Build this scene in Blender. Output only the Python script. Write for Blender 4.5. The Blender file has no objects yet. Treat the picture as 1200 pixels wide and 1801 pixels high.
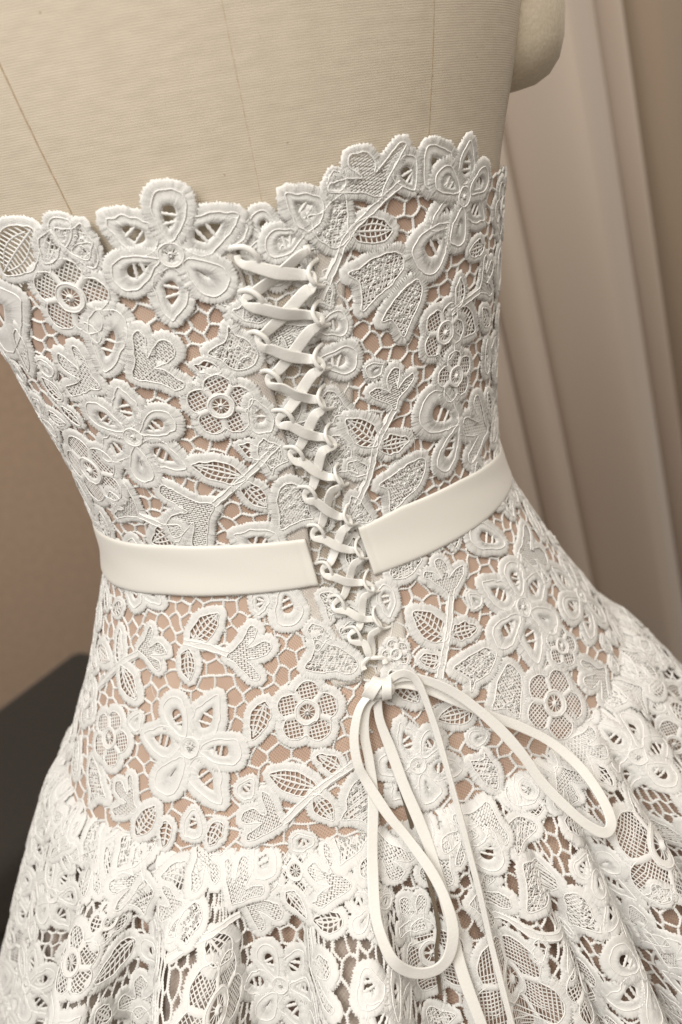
import bpy, bmesh, random
import numpy as np
from math import *
from mathutils import Matrix, Vector

# ------------------------------------------------------------------ camera, world, lamps, exposure
scene = bpy.context.scene
COL = scene.collection
cam = bpy.data.cameras.new("camera")
cam.sensor_fit = 'VERTICAL'; cam.sensor_height = 24.0; cam.lens = 24.0 * 1509.0 / 1801.0
cam.clip_start = 0.01; cam.clip_end = 50
cam.dof.use_dof = True; cam.dof.focus_distance = 0.455; cam.dof.aperture_fstop = 3.9
camo = bpy.data.objects.new("camera", cam); COL.objects.link(camo)
_r = Vector((0.95062638, -0.24971166, -0.18426495)); _u = Vector((0.26267445, 0.33124743, 0.9062435)); _f = Vector((0.16526227, 0.90990067, -0.38048541))
_m = Matrix((_r, _u, -_f)).transposed().to_4x4(); _m.translation = Vector((-0.07356086, -0.5222354, 0.19859875))
camo.matrix_world = _m
scene.camera = camo

w = bpy.data.worlds.new("World"); scene.world = w; w.use_nodes = True
w.node_tree.nodes['Background'].inputs[0].default_value = (1.0, 0.88, 0.74, 1)
w.node_tree.nodes['Background'].inputs[1].default_value = 0.42

def lamp(name, loc, target, size, size_y, energy, color):
    l = bpy.data.lights.new(name, 'AREA'); l.shape = 'RECTANGLE'; l.size = size; l.size_y = size_y
    l.energy = energy; l.color = color
    o = bpy.data.objects.new(name, l); COL.objects.link(o); o.location = loc
    o.rotation_euler = (Vector(target) - Vector(loc)).to_track_quat('-Z', 'Y').to_euler()
lamp('ceiling_softlight', (-0.70, -0.85, 1.10), (0, -0.1, -0.05), 0.8, 0.8, 19.0, (1.0, 0.975, 0.93))
lamp('ceiling_downlight', (0.15, -0.75, 1.25), (0.05, -0.1, -0.1), 0.5, 0.5, 6.0, (1.0, 0.92, 0.80))
lamp('curtain_fill', (1.0, 0.15, 1.45), (1.0, 0.9, -0.4), 0.4, 0.4, 7.0, (1.0, 0.90, 0.80))  # unseen fill lamp, added to brighten the right-hand curtain
scene.view_settings.view_transform = 'Standard'; scene.view_settings.look = 'None'
scene.view_settings.exposure = 0.0; scene.view_settings.gamma = 1.0
rng = np.random.default_rng(7); random.seed(7)
FLOOR = -1.05
# --- shared geometry (pure numpy) ---
import numpy as np
from math import *
ZL=np.array([-0.30,-0.24,-0.18,-0.12,-0.06,0.0,0.06,0.12,0.18,0.24,0.32,0.42])
A_=np.array([0.2877,0.2531,0.2186,0.1846,0.1529,0.1300,0.1344,0.1460,0.1586,0.1777,0.1986,0.2194])
K_=np.array([0.8452,0.8174,0.7908,0.7767,0.7823,0.7811,0.7517,0.7190,0.6907,0.6622,0.6335,0.6038])
Y_=np.array([-0.0149,-0.0119,-0.0089,-0.0057,-0.0026,-0.0002,0.0024,0.0048,0.0067,0.0083,0.0097,0.0112])
ZSEAM=-0.141
def herm(zs,vs,z):
    m=np.gradient(vs,zs);i=np.clip(np.searchsorted(zs,z)-1,0,len(zs)-2)
    h=zs[i+1]-zs[i];t=(z-zs[i])/h
    return (2*t**3-3*t**2+1)*vs[i]+(t**3-2*t**2+t)*h*m[i]+(-2*t**3+3*t**2)*vs[i+1]+(t**3-t**2)*h*m[i+1]
def body(th,z):
    z=np.asarray(z,float)+0*np.asarray(th,float);th=np.asarray(th,float)+0*z
    a=herm(ZL,A_,z);b=a*herm(ZL,K_,z);yc=herm(ZL,Y_,z)
    return np.stack([a*np.sin(th),yc-b*np.cos(th),z],-1)
# skirt folds: angle, width, amplitude, sideways lean, start
FOLDS=[(-1.58,.13,.012,0),(-1.27,.11,.014,0),(-0.965,.080,.042,.02),(-0.64,.098,.056,.03),(-0.235,.095,.050,-.02),(.03,.06,.010,0),(.19,.06,.018,0),(.34,.065,.026,-.02),(.53,.085,.036,-.03),(.77,.09,.034,-.02),(1.02,.095,.024,0),(1.26,.09,.022,0),(1.55,.12,.018,0)]
SLOPE=.36
def skirt(th,s,off=0.0,famp=1.0):
    th=np.asarray(th,float);s=np.asarray(s,float)+0*th;th=th+0*s
    z0=np.full_like(s,ZSEAM)
    F=0*s;dth=0*s
    g=np.clip(s/.05,0,None);g=g*g/(1+g*g)*1.35+np.clip(s-.1,0,None)*2     # folds open with depth
    for t0,w,a,le in FOLDS:
        e=np.exp(-np.abs((th-t0)/w)**4)
        F=F+a*e*g*famp;dth=dth+le*e*g*famp
    puff=.012*(1-np.exp(-s/.007))*famp+.0016*np.sin(th*37+np.sin(th*9)*2)*np.exp(-((s-.008)/.012)**2)*famp
    sag=SLOPE*s+.25*s*s
    E=body(th+dth,z0)
    a=herm(ZL,A_,z0);b=a*herm(ZL,K_,z0)
    n=np.stack([np.sin(th+dth)/a,-np.cos(th+dth)/b],-1);n/=np.linalg.norm(n,axis=-1,keepdims=True)
    R=puff+sag+F+off
    zz=ZSEAM-s*.90+.006*np.exp(-s/.01)*0
    return np.stack([E[...,0]+n[...,0]*R,E[...,1]+n[...,1]*R,zz],-1)
def frame(S,th,v):
    e=1e-4
    dt=(S(th+e,v)-S(th-e,v))/(2*e);dv=(S(th,v+e)-S(th,v-e))/(2*e)
    return dt,dv
MB=[('F',-0.33,0.17,135,37.1,1),('S',-0.712,0.159,28,23.8,1),('L',-0.728,0.193,-151,41.6,0.55),('L',-0.742,0.1765,53,22.3,0.5),('P',-0.647,0.1825,75,16.4,0.8),('P',-1.41,0.1525,11,56.9,0.8),('L',-1.067,0.1475,-112,30.6,0.35),('T',-0.762,0.113,140,28.4,1),('T',-0.597,0.116,24,30.7,1),('P',-0.703,0.121,63,37.3,0.6),('F',-0.712,0.0845,78,33.5,1),('S',-0.325,0.094,31,20.7,1),('L',-0.315,0.0535,155,32.4,0.42),('L',-0.337,0.0515,-61,22.4,0.5),('L',-0.225,0.063,139,16.8,0.5),('T',-0.485,0.041,-163,36.4,1),('P',-0.262,0.011,152,28.8,0.7),('T',-0.855,0.038,142,25.3,1),('L',-0.66,0.03,-158,29.1,0.5),('L',-1.032,0.1035,-55,16.1,0.5),('S',-1.058,0.065,38,25.6,1),('P',-0.163,0.169,43,16.1,0.7),('B',-0.177,0.111,131,24.6,0.8),('B',-0.165,0.047,-89,30.0,0.7),('B',-0.095,0.1315,132,18.9,0.8),('L',-0.675,0.1355,108,13.2,0.5),('L',-0.367,0.117,-28,16.0,0.5),('P',-0.215,0.0945,-80,22.9,0.7),('B',-0.228,0.0715,-66,21.4,0.6),('P',-0.198,0.1515,-79,21.9,0.6),('F',0.718,0.166,83,31.8,1),('P',0.633,0.155,-142,32.6,0.75),('T',0.332,0.177,109,26.2,1.5),('P',0.617,0.174,122,28.2,0.85),('P',0.468,0.175,114,21.1,0.8),('P',0.198,0.1825,100,11.7,0.9),('B',-0.6,0.176,90,19.3,0.9),('P',-0.578,0.1705,101,15.0,0.9),('L',0.222,0.163,-9,28.9,0.5),('B',0.188,0.158,108,24.8,0.9),('P',0.13,0.1705,134,25.1,0.75),('P',0.07,0.1665,-173,21.8,0.7),('B',0.41,0.144,-162,34.9,0.6),('B',0.48,0.13,-137,31.4,0.6),('L',0.682,0.111,84,19.3,0.5),('L',0.645,0.109,-34,31.2,0.55),('T',0.85,0.1145,28,23.9,1),('S',0.595,0.1005,12,19.7,1),('S',0.657,0.0745,15,17.8,1),('P',0.067,0.1205,6,18.0,0.8),('P',0.048,0.105,-10,24.1,0.7),('T',0.318,0.07,90,24.0,1),('L',0.22,0.054,129,27.5,0.55),('L',0.222,0.052,-7,23.6,0.5),('L',0.163,0.04,144,16.2,0.6),('P',0.662,0.048,145,35.8,0.7),('P',0.66,0.0465,-127,31.4,0.55),('B',0.438,0.0335,-159,34.8,0.6),('T',0.945,0.032,161,34.0,1),('P',0.957,0.0845,-90,23.7,0.5),('B',0.115,0.1425,-113,13.5,0.8),('B',0.06,0.0885,-76,19.0,0.7),('B',0.065,0.0665,-91,29.0,0.6),('B',0.087,0.03,-85,21.1,0.6),('L',0.955,0.054,-68,21.8,0.4),('L',-0.703,-0.036,44,29.1,0.5),('T',-0.538,-0.0435,1,28.0,1),('T',-0.995,-0.0435,15,23.7,1),('L',-1.11,-0.055,-46,28.3,0.5),('L',-1.135,-0.0545,100,25.2,0.4),('L',-0.722,-0.039,-85,21.9,0.5),('F',-0.695,-0.09,55,38.8,1),('S',-1.113,-0.0955,64,21.4,1),('B',-1.21,-0.112,-56,29.7,0.6),('T',-0.903,-0.126,156,25.5,1),('S',-0.262,-0.0765,36,21.3,1),('B',-0.06,-0.0605,150,33.2,0.6),('L',-0.26,-0.115,157,34.5,0.42),('L',-0.18,-0.108,140,19.8,0.5),('L',-0.28,-0.117,-61,21.1,0.5),('T',-0.383,-0.1285,158,26.1,1),('P',-0.275,-0.011,-90,25.4,0.7),('B',-0.125,-0.115,-113,28.0,0.6),('F',0.042,-0.116,99,29.0,1),('P',0.115,-0.0235,-94,21.9,0.6),('S',0.083,-0.0595,29,10.0,1),('L',0.285,-0.0625,121,30.3,0.55),('L',0.23,-0.072,149,15.9,0.6),('T',0.378,-0.042,81,24.9,1),('L',0.302,-0.0605,-12,23.0,0.5),('F',0.673,-0.0695,131,38.3,1),('T',0.835,-0.045,-29,34.5,1),('P',0.77,-0.035,136,33.5,0.6),('F',1.093,-0.096,-132,37.6,1),('S',0.565,-0.1215,-6,25.6,1),('S',0.742,-0.101,-2,16.4,1),('B',0.443,-0.0785,-164,31.7,0.6),('B',0.49,-0.0915,-131,34.0,0.6),('T',0.878,-0.131,172,28.7,1),('L',1.245,-0.035,-116,28.2,0.4),('B',-0.202,-0.0335,-62,17.0,0.7),('P',-0.373,-0.0115,-103,16.2,0.7),('L',-0.765,-0.127,-95,18.4,0.5),('B',-0.123,-0.018,-72,18.4,0.6),('P',-0.667,-0.1205,-93,18.8,0.7)]
SB=[[(0.4175,0.1795),(0.3275,0.1725),(0.22,0.1625),(0.1525,0.1485),(0.0925,0.135)],[(-0.315,0.054),(-0.4775,0.0415)],[(-0.315,0.054),(-0.235,0.061),(-0.16,0.0685)],[(-0.86,0.038),(-0.7475,0.0315)],[(0.635,0.1095),(0.7325,0.1125),(0.85,0.115)],[(0.315,0.069),(0.22,0.054),(0.17,0.039),(0.095,0.0245)],[(-0.74,-0.0355),(-0.6325,-0.038),(-0.5375,-0.0425)],[(-0.9925,-0.045),(-1.1425,-0.0565),(-1.3,-0.075)],[(-0.135,-0.106),(-0.2625,-0.115),(-0.3825,-0.1285)],[(0.3775,-0.042),(0.305,-0.0585),(0.205,-0.0795)],[(0.835,-0.045),(0.7375,-0.054)]]
MS=[('T',0.433,0.104,66,39.5,1),('S',0.098,0.0895,26,33.5,1),('S',0.575,0.055,-14,40.5,1),('L',0.243,0.0785,-133,20.4,0.5),('L',0.178,0.0645,-109,15.0,0.5),('B',0.288,0.0495,161,34.3,0.8),('B',0.292,0.019,-173,23.3,0.8),('F',-0.432,0.0645,50,28.7,1),('T',-0.507,0.0165,-24,28.1,1),('T',-0.067,0.049,118,23.3,1),('L',-0.587,0.0255,-60,27.3,0.5),('S',-0.567,0.0515,-17,27.6,1),('B',-1.15,0.0815,7,177.0,0.6),('F',-1.2,0.045,68,28.0,1),('F',-0.17,0.0225,34,18.7,1),('S',-0.355,0.0075,36,15.0,1),('P',-0.207,0.039,-85,22.8,0.7),('L',-0.995,0.0055,-42,26.5,0.4),('S',-0.902,0.0315,34,13.8,1),('T',-0.835,0.0935,90,29.1,1),('L',-0.632,0.007,-173,30.4,0.5),('P',0.345,0.003,-147,19.3,0.8),('S',0.325,0.006,8,16.7,1),('F',0.703,0.0245,-17,46.8,1),('T',0.46,0.11,65,26.6,1),('B',0.518,0.073,135,14.7,0.8)]
SS=[[(0.105,0.055),(0.15,0.0555),(0.195,0.0655),(0.2875,0.077)],[(-0.6875,0.0335),(-0.64,0.0275),(-0.5875,0.025),(-0.5275,0.0245)]]
GL=[(-0.14,0.166),(-0.1325,0.144),(-0.13,0.1155),(-0.13,0.0855),(-0.125,0.0505),(-0.1275,0.021),(-0.1425,-0.005),(-0.125,-0.027),(-0.085,-0.0495),(-0.0525,-0.0675)]
GR=[(0.0975,0.169),(0.0875,0.148),(0.08,0.126),(0.06,0.1005),(0.0375,0.0765),(0.0375,0.048),(0.0525,0.0175),(0.0875,0.0),(0.09,-0.0165),(0.06,-0.037),(0.0225,-0.057),(-0.01,-0.0705)]
LR=[(0.065,0.1615),(0.065,0.1445),(0.055,0.1255),(0.035,0.104),(0.02,0.0835),(0.0175,0.063),(0.02,0.0405),(0.0325,0.017),(0.045,-0.0035),(0.05,-0.0225),(0.04,-0.042),(0.02,-0.0615)]
LL=[(-0.13,0.1615),(-0.135,0.1415),(-0.135,0.1215),(-0.1275,0.1015),(-0.125,0.0805),(-0.115,0.06),(-0.1,0.037),(-0.1,0.0145),(-0.0975,-0.0075),(-0.0775,-0.027),(-0.05,-0.045),(-0.0275,-0.0605)]
BT=[(-0.76,0.02),(-0.4775,0.0175),(-0.1425,0.013),(0.0875,0.0115),(0.28,0.015),(0.6225,0.0145),(1.1225,0.0095)]
BB=[(-1.245,-0.0125),(-0.82,-0.01),(-0.525,-0.011),(-0.16,-0.0135),(0.1,-0.017),(0.35,-0.017),(0.735,-0.0165),(1.0425,-0.0155)]
W_loopd=[(-0.0025,-0.1384,-0.0683),(-0.0105,-0.1384,-0.0707),(-0.0171,-0.1403,-0.077),(-0.0228,-0.1451,-0.0886),(-0.0244,-0.1508,-0.1009),(-0.0224,-0.1547,-0.1104),(-0.0165,-0.1656,-0.1265),(-0.0106,-0.1734,-0.1376),(-0.0035,-0.1871,-0.1531),(-0.001,-0.1973,-0.1663),(-0.0022,-0.2044,-0.1786),(-0.0084,-0.209,-0.1891),(-0.0175,-0.2101,-0.1927),(-0.0283,-0.2097,-0.1888),(-0.0362,-0.2078,-0.1788),(-0.0386,-0.2005,-0.1675),(-0.0374,-0.1912,-0.1574),(-0.0303,-0.174,-0.1397),(-0.0211,-0.1574,-0.1184),(-0.0178,-0.1489,-0.103),(-0.0163,-0.1427,-0.089),(-0.0115,-0.138,-0.0769),(-0.0041,-0.1375,-0.0713)]
W_loopr=[(-0.001,-0.138,-0.0676),(0.0089,-0.1365,-0.0658),(0.0217,-0.1375,-0.0701),(0.0385,-0.1427,-0.083),(0.0536,-0.1514,-0.1019),(0.0642,-0.1606,-0.1205),(0.071,-0.1694,-0.1374),(0.0823,-0.182,-0.1541),(0.0906,-0.1881,-0.1628),(0.0963,-0.1897,-0.1651),(0.1005,-0.1871,-0.1619),(0.1011,-0.1794,-0.1544),(0.0986,-0.1687,-0.1449),(0.0936,-0.1599,-0.1362),(0.0845,-0.1522,-0.1256),(0.0713,-0.1473,-0.1145),(0.0541,-0.1433,-0.1021),(0.0386,-0.1401,-0.0892),(0.0235,-0.1368,-0.0779),(0.0102,-0.1351,-0.0708),(0.0,-0.1367,-0.0696)]
W_tail1=[(-0.0041,-0.1363,-0.0735),(-0.006,-0.1396,-0.0855),(-0.0046,-0.1463,-0.1011),(-0.0031,-0.157,-0.1201),(-0.001,-0.1673,-0.1359),(0.0002,-0.1792,-0.1522),(-0.0008,-0.1962,-0.1765),(-0.0027,-0.2102,-0.1994),(-0.0011,-0.2247,-0.2225),(0.0,-0.2341,-0.2412)]
W_tail2=[(0.0001,-0.1379,-0.0673),(0.0058,-0.137,-0.064),(0.013,-0.1369,-0.0637),(0.0189,-0.139,-0.0704),(0.0212,-0.1471,-0.0892),(0.0215,-0.1578,-0.111),(0.0202,-0.1753,-0.1383),(0.0196,-0.1827,-0.1534),(0.0184,-0.1945,-0.1741),(0.0164,-0.2081,-0.1981),(0.0143,-0.2277,-0.2268),(0.0134,-0.238,-0.2476)]
W_zipl=[(-0.0041,-0.1338,-0.0775),(-0.0044,-0.1427,-0.0973),(-0.0049,-0.152,-0.1171),(-0.0048,-0.1593,-0.1315),(-0.0046,-0.1667,-0.1453),(-0.0056,-0.1856,-0.1621),(-0.0074,-0.1952,-0.1823),(-0.0123,-0.1991,-0.1963),(-0.0155,-0.2064,-0.2162)]
W_knot=[(-0.0078,-0.1319,-0.0579),(-0.0052,-0.1357,-0.0639),(-0.0025,-0.1384,-0.0683)]
# ------------------------------------------------------------------ materials
def mat(name, col, rough=.8, spec=.3, sheen=0.0):
    m = bpy.data.materials.new(name); m.use_nodes = True
    p = m.node_tree.nodes['Principled BSDF']
    p.inputs['Base Color'].default_value = (*col, 1); p.inputs['Roughness'].default_value = rough
    p.inputs['Specular IOR Level'].default_value = spec
    p.inputs['Sheen Weight'].default_value = sheen; p.inputs['Sheen Roughness'].default_value = .5
    return m, m.node_tree.nodes, m.node_tree.links, p
def node(N, t, **kw):
    n = N.new(t)
    for k, v in kw.items(): setattr(n, k, v)
    return n
def noise_bump(m, N, L, p, scale, strength, dist, coord='Object', detail=4, extra=None):
    tc = node(N, 'ShaderNodeTexCoord'); nz = node(N, 'ShaderNodeTexNoise'); nz.inputs['Scale'].default_value = scale; nz.inputs['Detail'].default_value = detail
    L.new(tc.outputs[coord], nz.inputs['Vector'])
    b = node(N, 'ShaderNodeBump'); b.inputs['Strength'].default_value = strength; b.inputs['Distance'].default_value = dist
    L.new(nz.outputs[0], b.inputs['Height']); L.new(b.outputs[0], p.inputs['Normal'])
    return tc, nz, b
def vary(N, L, p, src, c1, c2, lo=.35, hi=.65):
    r = node(N, 'ShaderNodeValToRGB'); r.color_ramp.elements[0].position = lo; r.color_ramp.elements[1].position = hi
    r.color_ramp.elements[0].color = (*c1, 1); r.color_ramp.elements[1].color = (*c2, 1)
    L.new(src, r.inputs[0]); L.new(r.outputs[0], p.inputs['Base Color']); return r

M_LACE, N, L, p = mat('lace_thread', (.80, .79, .76), .75, .25, .25)
tc, nz, b = noise_bump(M_LACE, N, L, p, 2600, .5, .0004)
nz2 = node(N, 'ShaderNodeTexNoise'); nz2.inputs['Scale'].default_value = 14; L.new(tc.outputs['Object'], nz2.inputs['Vector'])
vary(N, L, p, nz2.outputs[0], (.835, .83, .81), (.885, .88, .865))
def translucent(N, L, p, col, f):
    out = [n for n in N if n.type == 'OUTPUT_MATERIAL'][0]; tl = node(N, 'ShaderNodeBsdfTranslucent'); tl.inputs[0].default_value = (*col, 1)
    ms = node(N, 'ShaderNodeMixShader'); ms.inputs[0].default_value = f; L.new(p.outputs[0], ms.inputs[1]); L.new(tl.outputs[0], ms.inputs[2]); L.new(ms.outputs[0], out.inputs[0])
translucent(N, L, p, (.86, .85, .83), .10)
M_CORD, N, L, p = mat('lace_cord', (.88, .875, .86), .38, .5, .1)
M_NUDE, N, L, p = mat('nude_tulle', (.50, .30, .19), .85, .2, .2)
def tulle(N, L, p, c1, c2, sc=1900):
    tc = node(N, 'ShaderNodeTexCoord')
    mp = node(N, 'ShaderNodeMapping'); mp.inputs['Rotation'].default_value = (0, 0, .6); L.new(tc.outputs['UV'], mp.inputs[0])
    w1 = node(N, 'ShaderNodeTexWave'); w1.inputs['Scale'].default_value = sc / 6.283 * 1.0; w1.inputs['Distortion'].default_value = 2.0; w1.inputs['Detail Scale'].default_value = 300
    L.new(mp.outputs[0], w1.inputs[0])
    mp2 = node(N, 'ShaderNodeMapping'); mp2.inputs['Rotation'].default_value = (0, 0, -.75); L.new(tc.outputs['UV'], mp2.inputs[0])
    w2 = node(N, 'ShaderNodeTexWave'); w2.inputs['Scale'].default_value = sc / 6.283 * .8; w2.inputs['Distortion'].default_value = 2.0; w2.inputs['Detail Scale'].default_value = 300
    L.new(mp2.outputs[0], w2.inputs[0])
    mx = node(N, 'ShaderNodeMath', operation='MAXIMUM'); L.new(w1.outputs[1], mx.inputs[0]); L.new(w2.outputs[1], mx.inputs[1])
    r = vary(N, L, p, mx.outputs[0], c1, c2, .4, 1.0); oc = node(N, 'ShaderNodeTexNoise'); oc.inputs['Scale'].default_value = 22; oc.inputs['Detail'].default_value = 3; L.new(tc.outputs['Object'], oc.inputs[0])
    rr = node(N, 'ShaderNodeValToRGB'); rr.color_ramp.elements[0].position = .35; rr.color_ramp.elements[0].color = (.84, .80, .79, 1); rr.color_ramp.elements[1].position = .65; L.new(oc.outputs[0], rr.inputs[0])
    mm = node(N, 'ShaderNodeMixRGB', blend_type='MULTIPLY'); mm.inputs[0].default_value = 1; L.new(r.outputs[0], mm.inputs[1]); L.new(rr.outputs[0], mm.inputs[2]); L.new(mm.outputs[0], p.inputs['Base Color'])
    b = node(N, 'ShaderNodeBump'); b.inputs['Strength'].default_value = .5; b.inputs['Distance'].default_value = .0004
    L.new(mx.outputs[0], b.inputs['Height']); L.new(b.outputs[0], p.inputs['Normal'])
    return tc
tulle(N, L, p, (.51, .365, .28), (.65, .49, .395))
M_PANEL, N, L, p = mat('panel_tulle', (.62, .56, .47), .85, .2, .2)
tulle(N, L, p, (.50, .43, .34), (.68, .63, .55))
M_FACE, N, L, p = mat('edge_facing', (.74, .71, .66), .8, .2, .2)
tulle(N, L, p, (.66, .62, .56), (.76, .73, .69))
M_VEIL, N, L, p = mat('white_tulle', (.74, .71, .66), .85, .2, .2)
tc = tulle(N, L, p, (.66, .62, .56), (.78, .76, .72))
tr = node(N, 'ShaderNodeBsdfTransparent'); ms = node(N, 'ShaderNodeMixShader'); ms.inputs[0].default_value = .42
out = [n for n in N if n.type == 'OUTPUT_MATERIAL'][0]
L.new(tr.outputs[0], ms.inputs[1]); L.new(p.outputs[0], ms.inputs[2]); L.new(ms.outputs[0], out.inputs[0])
M_SATIN, N, L, p = mat('ivory_satin', (.80, .78, .735), .42, .45, .3)
tc, nz, b = noise_bump(M_SATIN, N, L, p, 1500, .25, .0003)
M_RIB, N, L, p = mat('ribbon_satin', (.82, .81, .78), .24, .5, .3)
noise_bump(M_RIB, N, L, p, 700, .3, .0005)
M_ZIP, N, L, p = mat('zipper_tape', (.16, .125, .09), .6, .3); noise_bump(M_ZIP, N, L, p, 900, .4, .0005)
# linen canvas: plain weave with slubs and dark flecks
M_CANVAS, N, L, p = mat('linen_canvas', (.60, .49, .33), .9, .15, .2)
tc = node(N, 'ShaderNodeTexCoord')
def wave(rot, sc, dist):
    mp = node(N, 'ShaderNodeMapping'); mp.inputs['Rotation'].default_value = (0, 0, rot); L.new(tc.outputs['UV'], mp.inputs[0])
    wn = node(N, 'ShaderNodeTexWave'); wn.inputs['Scale'].default_value = sc; wn.inputs['Distortion'].default_value = dist; wn.inputs['Detail Scale'].default_value = 60; wn.inputs['Detail'].default_value = 3
    L.new(mp.outputs[0], wn.inputs[0]); return wn
wa = wave(pi / 2 + .03, 290, 2.0); wb = wave(.03, 340, 2.0)
ad = node(N, 'ShaderNodeMath', operation='MULTIPLY_ADD'); ad.inputs[1].default_value = .5; L.new(wb.outputs[1], ad.inputs[0]); L.new(wa.outputs[1], ad.inputs[2])
r = vary(N, L, p, ad.outputs[0], (.60, .525, .42), (.69, .61, .495), .1, 1.25)
sl = node(N, 'ShaderNodeTexNoise'); sl.inputs['Scale'].default_value = 1; sl.inputs['Detail'].default_value = 3
mps = node(N, 'ShaderNodeMapping'); mps.inputs['Scale'].default_value = (90, 260, 1); L.new(tc.outputs['UV'], mps.inputs[0]); L.new(mps.outputs[0], sl.inputs[0])
mxs = node(N, 'ShaderNodeMixRGB', blend_type='MULTIPLY'); mxs.inputs[0].default_value = .28
rs = node(N, 'ShaderNodeValToRGB'); rs.color_ramp.elements[0].position = .3; rs.color_ramp.elements[0].color = (.72, .70, .68, 1); rs.color_ramp.elements[1].position = .62
L.new(sl.outputs[0], rs.inputs[0]); L.new(r.outputs[0], mxs.inputs[1]); L.new(rs.outputs[0], mxs.inputs[2])
fl = node(N, 'ShaderNodeTexVoronoi'); fl.inputs['Scale'].default_value = 75; L.new(tc.outputs['UV'], fl.inputs[0])
rf = node(N, 'ShaderNodeValToRGB'); rf.color_ramp.elements[0].position = .012; rf.color_ramp.elements[0].color = (.35, .24, .13, 1); rf.color_ramp.elements[1].position = .05
L.new(fl.outputs['Distance'], rf.inputs[0])
mxf = node(N, 'ShaderNodeMixRGB', blend_type='MULTIPLY'); mxf.inputs[0].default_value = .6
L.new(mxs.outputs[0], mxf.inputs[1]); L.new(rf.outputs[0], mxf.inputs[2]); L.new(mxf.outputs[0], p.inputs['Base Color'])
b = node(N, 'ShaderNodeBump'); b.inputs['Strength'].default_value = .35; b.inputs['Distance'].default_value = .0004
L.new(ad.outputs[0], b.inputs['Height']); L.new(b.outputs[0], p.inputs['Normal'])
M_ARM, N, L, p = mat('stump_cloth', (.60, .49, .33), .85, .2, .2); tc, nz, b = noise_bump(M_ARM, N, L, p, 500, .3, .0006); vary(N, L, p, nz.outputs[0], (.62, .54, .42), (.70, .62, .49))
M_SEAM, N, L, p = mat('seam_thread', (.44, .33, .21), .9, .1); noise_bump(M_SEAM, N, L, p, 900, .5, .0004)
M_CURT, N, L, p = mat('curtain_cloth', (.57, .49, .42), .8, .25, .4); tc, nz, b = noise_bump(M_CURT, N, L, p, 350, .25, .001)
M_FOLD_SHADE, N, L, p = mat('shaded_fold_cloth', (.36, .285, .215), .85, .2, .3); noise_bump(M_FOLD_SHADE, N, L, p, 350, .25, .001)  # shade of a receding curtain fold, put into a darker cloth colour
M_WALL, N, L, p = mat('wall_paint', (.40, .27, .17), .85, .2); tc, nz, b = noise_bump(M_WALL, N, L, p, 60, .2, .002); vary(N, L, p, nz.outputs[0], (.54, .40, .30), (.60, .45, .335))
M_FLOOR, N, L, p = mat('floor_carpet', (.16, .12, .09), .95, .1); tc, nz, b = noise_bump(M_FLOOR, N, L, p, 300, .5, .004); vary(N, L, p, nz.outputs[0], (.045, .035, .028), (.08, .06, .047))
M_DARK, N, L, p = mat('charcoal_upholstery', (.030, .025, .021), .9, .2, .1); tc, nz, b = noise_bump(M_DARK, N, L, p, 400, .4, .001); vary(N, L, p, nz.outputs[0], (.040, .036, .032), (.058, .052, .046))
M_METAL, N, L, p = mat('dark_metal', (.10, .09, .08), .4, .5); p.inputs['Metallic'].default_value = .8
M_WOOD, N, L, p = mat('stand_wood', (.20, .11, .05), .5, .4); tc, nz, b = noise_bump(M_WOOD, N, L, p, 40, .2, .001); vary(N, L, p, nz.outputs[0], (.15, .08, .035), (.24, .14, .07))

# ------------------------------------------------------------------ object helpers
def mesh_obj(name, V, F, mats, parent=None, fm=None, smooth=True, uv=None):
    """F: (n,4) or (n,3) int array or a list of such arrays"""
    me = bpy.data.meshes.new(name)
    Fs = F if isinstance(F, list) else [F]
    Fs = [np.asarray(f, np.int32) for f in Fs if len(f)]
    V = np.asarray(V, np.float32)
    nl = sum(f.size for f in Fs); nf = sum(len(f) for f in Fs)
    me.vertices.add(len(V)); me.vertices.foreach_set('co', V.ravel())
    me.loops.add(nl); li = np.concatenate([f.ravel() for f in Fs]); me.loops.foreach_set('vertex_index', li)
    me.polygons.add(nf)
    tot = np.concatenate([np.full(len(f), f.shape[1], np.int32) for f in Fs])
    st = np.concatenate([[0], np.cumsum(tot)[:-1]]).astype(np.int32)
    me.polygons.foreach_set('loop_start', st)
    if fm is not None: me.polygons.foreach_set('material_index', np.asarray(fm, np.int32))
    for m in (mats if isinstance(mats, (list, tuple)) else [mats]): me.materials.append(m)
    if uv is not None:
        ul = me.uv_layers.new(name='UVMap'); ul.data.foreach_set('uv', np.asarray(uv, np.float32)[li].ravel())
    me.update(calc_edges=True); me.validate()
    me.polygons.foreach_set('use_smooth', [smooth] * len(me.polygons))
    o = bpy.data.objects.new(name, me); COL.objects.link(o)
    if parent is not None: o.parent = parent
    return o
def thing(name, label, cat, loc=(0, 0, 0), group=None):
    o = bpy.data.objects.new(name, None); COL.objects.link(o); o.location = loc; o['label'] = label; o['category'] = cat
    if group: o['group'] = group
    return o
def grid_faces(nu, nv, closed_u=False, closed_v=False):
    i = np.arange(nu if closed_u else nu - 1); j = np.arange(nv if closed_v else nv - 1)
    I, J = np.meshgrid(i, j, indexing='ij'); I2 = (I + 1) % nu; J2 = (J + 1) % nv
    return np.stack([I * nv + J, I2 * nv + J, I2 * nv + J2, I * nv + J2], -1).reshape(-1, 4)
def normal(S, th, v, flip):
    dt, dv = frame(S, th, v); n = np.cross(dt, dv); n /= np.linalg.norm(n, axis=-1, keepdims=True) + 1e-12
    return n * flip
class Srf:
    def __init__(s, S, flip, sgn): s.S, s.flip, s.sgn = S, flip, sgn
    def at(s, th, v, h): return s.S(th, v) + normal(s.S, th, v, s.flip) * np.asarray(h)[..., None]
BODY = Srf(body, 1, 1); SKIRT = Srf(lambda t, s: skirt(t, s), -1, -1)
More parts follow.
